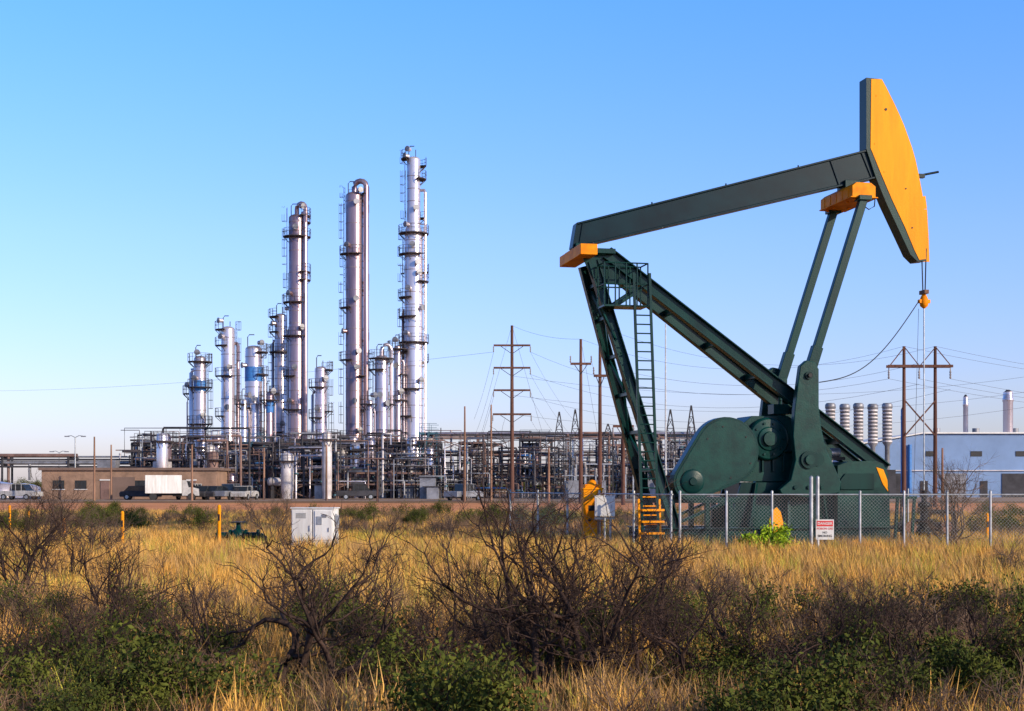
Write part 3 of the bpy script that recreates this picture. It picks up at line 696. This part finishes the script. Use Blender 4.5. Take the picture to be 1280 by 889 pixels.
b=MB(); b.beam((-.4,15,ha+.17),(x1,15,hb+.17),30.8,.2,'wallwhite'); b.box(((x1+x2)/2+.01,15,hb+.18),(x2-x1,30.8,.2),'wallwhite')
for i in range(5): b.tube((x1+5+i*5.5,10,hb+.2),(x1+5+i*5.5,10,hb+1.2),.5,'pgrey',12)
b.build('roof',B2)
b=MB()
for i,x in enumerate([4,12,20,28]):
    b.box((x,-.05,1.6),(3.2,.1,3.2),'pgrey' if i%2 else 'pdark')
    for j in range(5): b.box((x,-.11,.5+j*.6),(3.1,.02,.05),'pdark')
b.box((8,-.04,1.1),(1,.08,2.2),'pdark'); b.box((16,-.04,1.1),(1,.08,2.2),'pdark')
for x in range(9,35,6): b.box((x,-.035,hb-2.6),(1.5,.06,.7),'glass')
b.beam((.2,-.12,3.6),(x2-.2,-.12,3.6),.2,.12,'pwhite')
b.tube((6,-.4,0),(6,-.4,ha),.25,'bluep',10)
b.build('doors_and_windows',B2)
for i,px in enumerate((1038,1056,1073,1091,1109)):
    d=176+i*1.5; b=MB(); x=X(px,d); r=6.2/F*d; zt=Z(504+(i%2),d)
    b.lathe((x,d,0),[(r*.5,0),(r*.5,zt-5.5),(r*.95,zt-5.1),(r*.95,zt-.7),(r*1.08,zt-.65),(r*1.08,zt-.2),(r*.8,zt)],'pgrey',18)
    z=zt-5
    while z<zt-.9: b.lathe((x,d,z),[(r*.97,0),(r*1.02,.05),(r*1.02,.14),(r*.97,.2)],'pwhite',18); z+=.45
    b.box((x,d,1.8),(1.5,2.5,3.6),'pdark'); b.build('exhaust_stack')
for px,yt,w,d,k in((1260,490,12,196,'clad2'),(1207,496,6,200,'clad'),(1128,512,4,186,'bluep')):
    b=MB(); x=X(px,d); r=w/2/F*d; zt=Z(yt,d); b.lathe((x,d,0),[(r,0),(r,zt-1.4),(r*1.12,zt-1.3),(r*1.12,zt-.9),(r,zt-.8),(r,zt)],k,20); b.lathe((x,d,zt),[(r*.85,0),(r*.3,.3)],'pdark',16); b.build('exhaust_stack')
for px,yt,d in((94,547,190),(74,566,210),(176,548,185),(880,560,170)):
    b=MB(); x=X(px,d); z=Z(yt,d); b.tube((x,d,0),(x,d,z),.12,'steel',8,.07)
    for s_ in(-1,1): b.path([(x,d,z),(x+.5*s_,d,z+.25),(x+1.0*s_,d,z+.2)],.05,'steel',6); b.box((x+1.1*s_,d,z+.15),(.6,.3,.14),'pgrey')
    b.build('street_lamp')
def car(px,d,k,rz,tall=0,name='parked_car'):
    e=empty(name,(X(px,d),d,0),rz)
    b=MB(); b.poly([(-2.2,.35),(-2.25,.75),(-2.1,.95),(-1.3,1.02),(1.5,1.02),(2.15,.9),(2.25,.6),(2.2,.35)] if not tall else [(-2.5,.4),(-2.5,1.0),(1.0,1.05),(2.1,1.0),(2.5,.85),(2.5,.4)],-.88,.88,k); b.build('body',e,bevel=.06)
    b=MB(); pr=[(-1.75,1.0),(-1.25,1.5),(.45,1.52),(1.15,1.0)] if not tall else [(-.7,1.03),(-.6,1.75),(.8,1.75),(1.35,1.03)]
    b.poly(pr,-.76,.76,'glass'); b.poly([(pr[1][0]-.03,pr[1][1]),(pr[1][0],pr[1][1]+.06),(pr[2][0],pr[2][1]+.06),(pr[2][0]+.05,pr[2][1])],-.74,.74,k)
    for x in(pr[1][0]+.1,0,pr[2][0]-.1): b.box((x,0,(1.0+pr[1][1])/2),(.07,1.54,pr[1][1]-1.0),k)
    b.build('cabin',e)
    b=MB()
    for x in(-1.4,1.4):
        for y in(-.85,.85): b.tube((x,y-.1,.33),(x,y+.1,.33),.34,'tire',16); b.tube((x,y-.11,.33),(x,y+.11,.33),.2,'steel',12)
    b.build('wheels',e)
for a in[(176,160,'pdark',.1,0),(240,160,'carwhite',1.2,1),(258,160,'pdark',1.3,0),(272,160,'pdark',1.2,0),(288,160,'pgrey',1.2,1),(306,160,'carwhite',1.4,0),(24,160,'carwhite',-.2,1),(580,152,'pgrey',1.0,1),(448,162,'pdark',.1,1)]: car(a[0],a[1],a[2],a[3],a[4],'pickup_truck' if a[4] else 'parked_car')
e=empty('box_truck',(X(210,157),157,0),.25)
b=MB(); b.box((-.5,0,1.75),(3.9,2.1,2.0),'white'); b.build('cargo_box',e,bevel=.03)
b=MB(); b.poly([(1.5,.5),(1.5,2.2),(2.3,2.2),(2.7,1.4),(3.3,1.25),(3.35,.5)],-.95,.95,'carwhite'); b.poly([(2.32,2.1),(2.68,1.42),(2.2,1.42),(2.0,2.1)],-.965,.965,'glass'); b.build('cab',e)
b=MB(); b.box((.5,0,.62),(5.4,.9,.2),'black')
for x in(-1.6,2.5):
    for y in(-.9,.9): b.tube((x,y-.13,.4),(x,y+.13,.4),.4,'tire',16)
b.build('chassis_and_wheels',e)
# ------------------------------------------------------------------ ground
gm=bpy.data.materials.new('field_ground'); gm.use_nodes=True; nt=gm.node_tree; N=nt.nodes; L=nt.links
g=N.new('ShaderNodeNewGeometry'); bs=N['Principled BSDF']; bs.inputs['Roughness'].default_value=.95; bs.inputs['Specular IOR Level'].default_value=.1
n1=N.new('ShaderNodeTexNoise'); n1.inputs['Scale'].default_value=.12; n1.inputs['Detail'].default_value=8
n2=N.new('ShaderNodeTexNoise'); n2.inputs['Scale'].default_value=3; n2.inputs['Detail'].default_value=8
r1=N.new('ShaderNodeValToRGB'); r1.color_ramp.elements[0].position=.4; r1.color_ramp.elements[0].color=(.30,.15,.07,1); r1.color_ramp.elements[1].position=.6; r1.color_ramp.elements[1].color=(.46,.27,.11,1)
r2=N.new('ShaderNodeValToRGB'); r2.color_ramp.elements[0].position=.35; r2.color_ramp.elements[0].color=(.5,.45,.42,1); r2.color_ramp.elements[1].position=.65; r2.color_ramp.elements[1].color=(1,1,1,1)
mx=N.new('ShaderNodeMixRGB'); mx.blend_type='MULTIPLY'; mx.inputs[0].default_value=1
bp=N.new('ShaderNodeBump'); bp.inputs['Strength'].default_value=.6; bp.inputs['Distance'].default_value=.1
for n_ in(n1,n2): L.new(g.outputs['Position'],n_.inputs['Vector'])
L.new(n1.outputs['Fac'],r1.inputs[0]);L.new(n2.outputs['Fac'],r2.inputs[0]);L.new(r1.outputs[0],mx.inputs[1]);L.new(r2.outputs[0],mx.inputs[2]);L.new(mx.outputs[0],bs.inputs['Base Color']);L.new(n2.outputs['Fac'],bp.inputs['Height']);L.new(bp.outputs[0],bs.inputs['Normal'])
M['ground']=gm
M['dirt']=mat('red_dirt',(.78,.32,.12),.95,0,0,.3,0,1,col2=(.58,.22,.085),world=True,spec=.1)
M['gravel']=mat('plant_gravel',(.34,.23,.16),.95,0,.3,.3,world=True,spec=.1)
b=MB(); b.add([(-3000,-60,0),(3000,-60,0),(3000,6000,0),(-3000,6000,0)],[(0,1,2,3)],'ground'); b.build('ground')
b=MB(); b.add([(-200,84,.01),(200,76,.01),(200,128,.01),(-200,134,.01)],[(0,1,2,3)],'dirt'); b.build('dirt_road')
b=MB(); b.add([(-200,145,.012),(220,145,.012),(220,260,.012),(-200,260,.012)],[(0,1,2,3)],'gravel'); b.build('plant_yard')
# ------------------------------------------------------------------ vegetation
def grow(b,p,dr,L,r,lev,maxl,rg,k,leaf=None,ld=0,ls=.03,up=.15,gn=.45,seg=4,side=.75,rmin=.0):
    n=seg if lev<maxl else 3; pts=[p.copy()]; r=max(r,rmin); rs=[r]; d=dr.normalized(); rend=r*(.5 if lev else .6)
    for i in range(n):
        d=(d+Vector((rg.gauss(0,gn*.5),rg.gauss(0,gn*.5),rg.gauss(0,gn*.4)+up*.3))).normalized()
        p=p+d*(L/n); pts.append(p.copy()); rr=r+(rend-r)*(i+1)/n; rs.append(rr)
        if lev<maxl and (i>0 or lev>0) :
            if rg.random()<side:
                a=Vector((rg.gauss(0,1),rg.gauss(0,1),rg.gauss(.25,.7))).normalized()
                grow(b,p,(d*.7+a*.9),L*rg.uniform(.45,.7),rr*.55,lev+1,maxl,rg,k,leaf,ld,ls,up,gn,4,side,rmin)
        if leaf and lev>=maxl-1:
            for j in range(ld):
                c=p+Vector((rg.gauss(0,.05),rg.gauss(0,.05),rg.gauss(0,.05)))
                u=Vector((rg.gauss(0,1),rg.gauss(0,1),rg.gauss(0,1))).normalized(); w=u.cross(Vector((rg.gauss(0,1),rg.gauss(0,1),rg.gauss(0,1)))).normalized(); s1=ls*rg.uniform(.6,1.3)
                b.add([c-u*s1,c+w*s1*.45,c+u*s1,c-w*s1*.45],[(0,1,2,3)],leaf)
    b.path(pts,rs,k,6 if lev==0 else (4 if lev<3 else 3))
    if lev<maxl:
        for j in range(2):
            a=Vector((rg.gauss(0,1),rg.gauss(0,1),rg.gauss(.2,.6))).normalized()
            grow(b,p,(d+a*.6),L*rg.uniform(.55,.8),rend,lev+1,maxl,rg,k,leaf,ld,ls,up,gn,4,side,rmin)
def shrub(name,px,yb,h,seed,stems=3,lean=(0,0),r0=.035,maxl=4,k='twigdark',spread=.6,leaf=None,ld=0,ls=.03,coll=None,L0=None,d=None,gn=.45,up=.15,seg=4,side=.75,rmin=0):
    rg=random.Random(seed); b=MB()
    d=d if d else F*CH/(yb-HY)
    for s_ in range(stems):
        a=2*PI*(s_+rg.uniform(-.3,.3))/stems; sp=spread*rg.uniform(.5,1.2); dr=Vector((math.cos(a)*sp+lean[0],math.sin(a)*sp*.7+lean[1],1))
        grow(b,Vector((rg.gauss(0,.05),rg.gauss(0,.05),-.03)),dr,(L0 or h*.42)*rg.uniform(.8,1.15),r0*rg.uniform(.7,1.1),0,maxl,rg,k,leaf,ld,ls,up,gn,seg,side,rmin)
    zz=max(v[2] for v in b.v); s=h/zz; b.v=[(v[0]*s,v[1]*s,v[2]*s) for v in b.v]
    o=b.build(name); o.location=(X(px,d),d,0); return o
bs_='bare_mesquite_shrub'
def hero(px,yb,h,seed,stems,lean,r0,spread,maxl=4,k='twigdark',gn=.55,up=.26):
    shrub(bs_,px,yb,h,seed,stems,lean,r0*1.45,maxl,k,spread,L0=h*.62,gn=gn,up=up,seg=7,side=.5,rmin=.0030)
hero(25,770,2.0,201,5,(.2,0),.032,.6)
hero(75,745,1.6,221,4,(.3,0),.026,.8)
hero(125,815,1.4,202,4,(.6,0),.030,.6)
hero(112,893,1.15,203,3,(.05,0),.030,.4)
hero(20,880,1.0,233,4,(.1,0),.026,.8)
hero(345,889,1.6,204,3,(.6,0),.038,.3)
hero(400,810,1.5,224,4,(.3,0),.026,.6)
hero(690,889,2.2,205,5,(-.12,0),.042,.4)
hero(728,885,1.85,225,4,(.25,.0),.038,.65)
hero(640,860,1.5,226,3,(-.2,0),.028,.6)
hero(785,850,1.4,206,4,(.35,0),.030,.7)
hero(860,888,1.15,207,3,(-.5,0),.036,.5)
hero(940,885,1.1,208,4,(.1,0),.028,.8)
hero(1020,870,1.0,228,4,(.3,0),.026,.7)
hero(1130,885,1.05,214,4,(.3,0),.026,.8)
hero(1240,880,1.05,234,4,(-.2,0),.026,.8)
hero(540,885,1.0,229,4,(-.2,0),.026,.8)
hero(600,840,1.1,239,4,(.2,0),.024,.8)
hero(240,870,1.05,230,4,(.2,0),.026,.8)
hero(480,850,1.0,231,3,(.2,0),.024,.8)
hero(180,830,1.1,232,4,(-.1,0),.024,.8)
hero(1070,815,.9,235,4,(.1,0),.022,.8,k='twig')
hero(1185,830,.9,236,4,(.1,0),.022,.8,k='twig')
hero(890,790,.9,237,4,(.1,0),.020,.8,k='twig')
shrub(bs_,1190,694,2.7,109,6,(0,0),.035,4,'twig',spread=.75)
shrub(bs_,330,672,1.8,110,5,(0,0),.03,4,'twig',spread=.8)
shrub(bs_,820,745,1.1,111,5,(0,0),.03,3,'twigdark',spread=.8)
shrub(bs_,60,690,1.9,112,5,(0,0),.03,4,'twig',spread=.8)
shrub(bs_,120,700,1.3,118,5,(0,0),.03,4,'twig',spread=.8)
shrub(bs_,500,735,.8,113,5,(0,0),.02,3,'twigdark',spread=.8)
shrub(bs_,650,690,1.5,116,4,(0,0),.02,3,'twig',spread=.7)
shrub(bs_,575,690,1.2,117,4,(0,0),.02,3,'twig',spread=.8)
shrub(bs_,1265,740,.9,115,4,(0,0),.025,3,'twig',spread=.8)
shrub('green_weed',962,697,.9,120,6,(0,0),.012,3,'leafy',spread=.9,leaf='leafy',ld=1,ls=.05,d=32.6)
def coll(name,objs):
    c=bpy.data.collections.new(name)
    for o in objs:
        c.objects.link(o)
        for cc in list(o.users_collection):
            if cc!=c: cc.objects.unlink(o)
        o.location=(0,0,0)
    return c
def scatter(name,c,pts):
    me=bpy.data.meshes.new(name); me.from_pydata([p[0] for p in pts],[],[])
    for an,i in(('rotz',1),('scl',2),('tilt',3)):
        a=me.attributes.new(an,'FLOAT','POINT'); a.data.foreach_set('value',[p[i] for p in pts])
    o=bpy.data.objects.new(name,me); sc.collection.objects.link(o)
    ng=bpy.data.node_groups.new(name,'GeometryNodeTree')
    ng.interface.new_socket(name='Geometry',in_out='INPUT',socket_type='NodeSocketGeometry'); ng.interface.new_socket(name='Geometry',in_out='OUTPUT',socket_type='NodeSocketGeometry')
    N=ng.nodes;L=ng.links; gi=N.new('NodeGroupInput');go=N.new('NodeGroupOutput'); ip=N.new('GeometryNodeInstanceOnPoints'); ci=N.new('GeometryNodeCollectionInfo')
    ci.inputs['Collection'].default_value=c; ci.inputs['Separate Children'].default_value=True; ci.inputs['Reset Children'].default_value=True
    ip.inputs['Pick Instance'].default_value=True
    L.new(gi.outputs[0],ip.inputs['Points']); L.new(ci.outputs[0],ip.inputs['Instance'])
    def na(n_):
        q=N.new('GeometryNodeInputNamedAttribute'); q.data_type='FLOAT'; q.inputs['Name'].default_value=n_; return q.outputs['Attribute']
    cx=N.new('ShaderNodeCombineXYZ'); L.new(na('rotz'),cx.inputs[2]); L.new(na('tilt'),cx.inputs[0]); L.new(cx.outputs[0],ip.inputs['Rotation']); L.new(na('scl'),ip.inputs['Scale'])
    L.new(ip.outputs[0],go.inputs[0])
    md=o.modifiers.new('scatter','NODES'); md.node_group=ng
    return o
def tuft(i,k,nb,h,spread,w):
    rg=random.Random(500+i); b=MB()
    for j in range(nb):
        a=rg.uniform(0,2*PI); rr=rg.random()**.5*spread; x,y=rr*math.cos(a),rr*math.sin(a); hh=h*rg.uniform(.45,1.1); t=rg.uniform(0,2*PI); bend=rg.uniform(.1,.65)*hh
        c,s_=math.cos(t),math.sin(t); wx,wy=-s_*w,c*w
        p0=(x,y,0);p1=(x+c*bend*.3,y+s_*bend*.3,hh*.6);p2=(x+c*bend,y+s_*bend,hh)
        b.add([(p0[0]-wx,p0[1]-wy,-.02),(p0[0]+wx,p0[1]+wy,-.02),(p1[0]+wx*.8,p1[1]+wy*.8,p1[2]),(p1[0]-wx*.8,p1[1]-wy*.8,p1[2]),p2],[(0,1,2,3),(3,2,4)],k)
    return b.build('grass_tuft')
ks=['grass','grass','grass','grassb','grass2','grass','grass']
kf=['grass','grass','grass','grassb','grass','grass','grass2']
kn=['grassb','grass','grass','grassb','grass2','grassb','grass']
cn=coll('grass_tufts_low',[tuft(40+i,kn[i],46,.30,.18,.0034) for i in range(7)])
cg=coll('grass_tufts',[tuft(i,ks[i],46,.40,.15,.0046) for i in range(7)])
cgf=coll('grass_tufts_wide',[tuft(20+i,kf[i],60,.32,.36,.010) for i in range(7)])
def field(n,d0,d1,dens=None,wd=.42,pw=1.5):
    out=[]
    while len(out)<n:
        d=(d0**pw+(d1**pw-d0**pw)*rg2.random())**(1/pw); x=rg2.uniform(-wd,wd)*(d+4)
        if dens and rg2.random()>dens(x,d): continue
        out.append((x,d))
    return out
rg2=random.Random(42)
from mathutils import noise
def nz(x,y,s,o=0): return noise.noise(Vector((x*s+o,y*s,o)))*.5+.5
def inpad(x,d):
    q=Vector((x,d,0))-O; u,v=q.dot(uh),q.dot(vh); return xl-.3<u<xr+.3 and abs(v)<1.4
pts=[((x,d,0),rg2.uniform(0,6.3),rg2.uniform(.5,1.3),rg2.gauss(0,.1)) for x,d in field(4600,7,18,lambda x,d:max(.25,min(1,(nz(x,d,.4,3)-.32)*4)))]
scatter('brown_grass',cn,pts)
def gd(x,d):
    if inpad(x,d): return 0
    t=nz(x,d,.16,3); return max(.25,min(1,(t-.28)*5))*min(1,max(.16,(d-13)/4.5))
pts=[((x,d,0),rg2.uniform(0,6.3),rg2.uniform(.5,1.4),rg2.gauss(0,.08)) for x,d in field(9500,9,40,gd)]
scatter('dry_grass',cg,pts)
pts=[((x,d,0),rg2.uniform(0,6.3),rg2.uniform(.6,1.3),rg2.gauss(0,.05)) for x,d in field(10000,34,78,lambda x,d:0 if inpad(x,d) else max(.2,min(1,(nz(x,d,.07,9)-.33)*4)))]
scatter('dry_grass_field',cgf,pts)
def sv(name,i,k,h,maxl,stems,leaf=None,ld=0,ls=.03,r0=.012,spread=.9):
    return shrub(name,640,700,h,700+i,stems,(0,0),r0,maxl,k,spread,leaf,ld,ls)
cd=coll('dry_scrub_variants',[sv('dry_scrub_plant',i,['drytwig','twig','drytwig','twigdark'][i%4],.62,3,5) for i in range(7)])
cl=coll('leafy_shrub_variants',[sv('leafy_shrub_plant',20+i,'twigdark',.70,3,3,'leaf',1+(i%2),.019,spread=.6) for i in range(6)])
pts=[((x,d,0),rg2.uniform(0,6.3),rg2.uniform(.4,1.15),rg2.gauss(0,.06)) for x,d in field(430,8.5,18.5,lambda x,d:max(.12,(nz(x,d,.45,5)-.34)*3.5))]
pts+=[((x,d,0),rg2.uniform(0,6.3),rg2.uniform(.35,.85),rg2.gauss(0,.06)) for x,d in field(200,18,38,lambda x,d:0 if inpad(x,d) else max(0.03,(nz(x,d,.2,6)-.48)*4))]
pts+=[((x,d,0),rg2.uniform(0,6.3),rg2.uniform(.6,1.4),rg2.gauss(0,.06)) for x,d in field(850,38,74,lambda x,d:0 if inpad(x,d) else max(.05,(nz(x,d,.1,7)-.40)*4))]
scatter('dry_scrub',cd,pts)
pts=[((x,d,0),rg2.uniform(0,6.3),rg2.uniform(.5,1.2),rg2.gauss(0,.06)) for x,d in field(210,8.6,15.5,lambda x,d:max(.03,(nz(x,d,.8,15)-.46)*4.5))]
pts+=[((x,d,0),rg2.uniform(0,6.3),rg2.uniform(.35,.7),rg2.gauss(0,.06)) for x,d in field(50,16,32,lambda x,d:max(0,(nz(x,d,.2,16)-.5)*4))]
pts+=[((x,d,0),rg2.uniform(0,6.3),rg2.uniform(.8,1.6),0) for x,d in field(190,42,74,lambda x,d:max(0,(nz(x,d,.1,17)-.43)*4))]
scatter('leafy_shrubs',cl,pts)
pts=[((x,d,0),rg2.uniform(0,6.3),rg2.uniform(2.5,5),0) for x,d in field(600,260,420,None,.5)]
scatter('distant_scrub',cl,pts)
# ------------------------------------------------------------------ world, sun, camera
el=math.radians(20); az=math.radians(128)   # azimuth clockwise from +Y
w=bpy.data.worlds.new('World'); sc.world=w; w.use_nodes=True; nt=w.node_tree
bg=nt.nodes['Background']; sky=nt.nodes.new('ShaderNodeTexSky'); sky.sky_type='NISHITA'; sky.sun_disc=False; sky.sun_elevation=el; sky.sun_rotation=az
sky.air_density=1.0; sky.dust_density=.6; sky.ozone_density=2.0
tc=nt.nodes.new('ShaderNodeTexCoord'); sx=nt.nodes.new('ShaderNodeSeparateXYZ'); rp_=nt.nodes.new('ShaderNodeValToRGB'); vm=nt.nodes.new('ShaderNodeVectorMath'); vm.operation='MULTIPLY'; vs_=nt.nodes.new('ShaderNodeVectorMath'); vs_.operation='SCALE'; vs_.inputs['Scale'].default_value=3
nt.links.new(tc.outputs['Generated'],sx.inputs[0]); nt.links.new(sx.outputs[2],rp_.inputs[0])
cr_=rp_.color_ramp
stops=[(0,(1.10,1.05,1.55)),(.06,(1.18,1.16,1.75)),(.17,(1.15,1.36,2.1)),(.32,(.88,1.55,2.7)),(.6,(.45,.75,1.2)),(1,(.4,.55,.75))]
cr_.elements[0].position=0; cr_.elements[1].position=1
for p_,c_ in stops[1:-1]: cr_.elements.new(p_)
for e_,(p_,c_) in zip(cr_.elements,stops): e_.position=p_; e_.color=(c_[0]/3,c_[1]/3,c_[2]/3,1)
nt.links.new(rp_.outputs[0],vs_.inputs[0]); nt.links.new(vs_.outputs[0],vm.inputs[1]); nt.links.new(sky.outputs[0],vm.inputs[0])
nt.links.new(vm.outputs[0],bg.inputs[0]); bg.inputs[1].default_value=.12
sl=bpy.data.lights.new('sun','SUN'); sl.energy=5.0; sl.angle=math.radians(.5); sl.color=(1,.84,.62)
so=bpy.data.objects.new('sun',sl); sc.collection.objects.link(so)
to=Vector((math.sin(az)*math.cos(el),math.cos(az)*math.cos(el),math.sin(el))); so.rotation_euler=to.to_track_quat('Z','Y').to_euler()
cam=bpy.data.cameras.new('camera'); co=bpy.data.objects.new('camera',cam); sc.collection.objects.link(co)
co.location=(0,0,CH); co.rotation_euler=(math.pi/2,0,0); cam.sensor_width=36; cam.lens=F/1280*36; cam.shift_y=(HY-444.5)/1280; cam.clip_end=12000; cam.clip_start=.1
sc.camera=co
sc.view_settings.view_transform='Standard'; sc.view_settings.look='None'; sc.view_settings.exposure=0
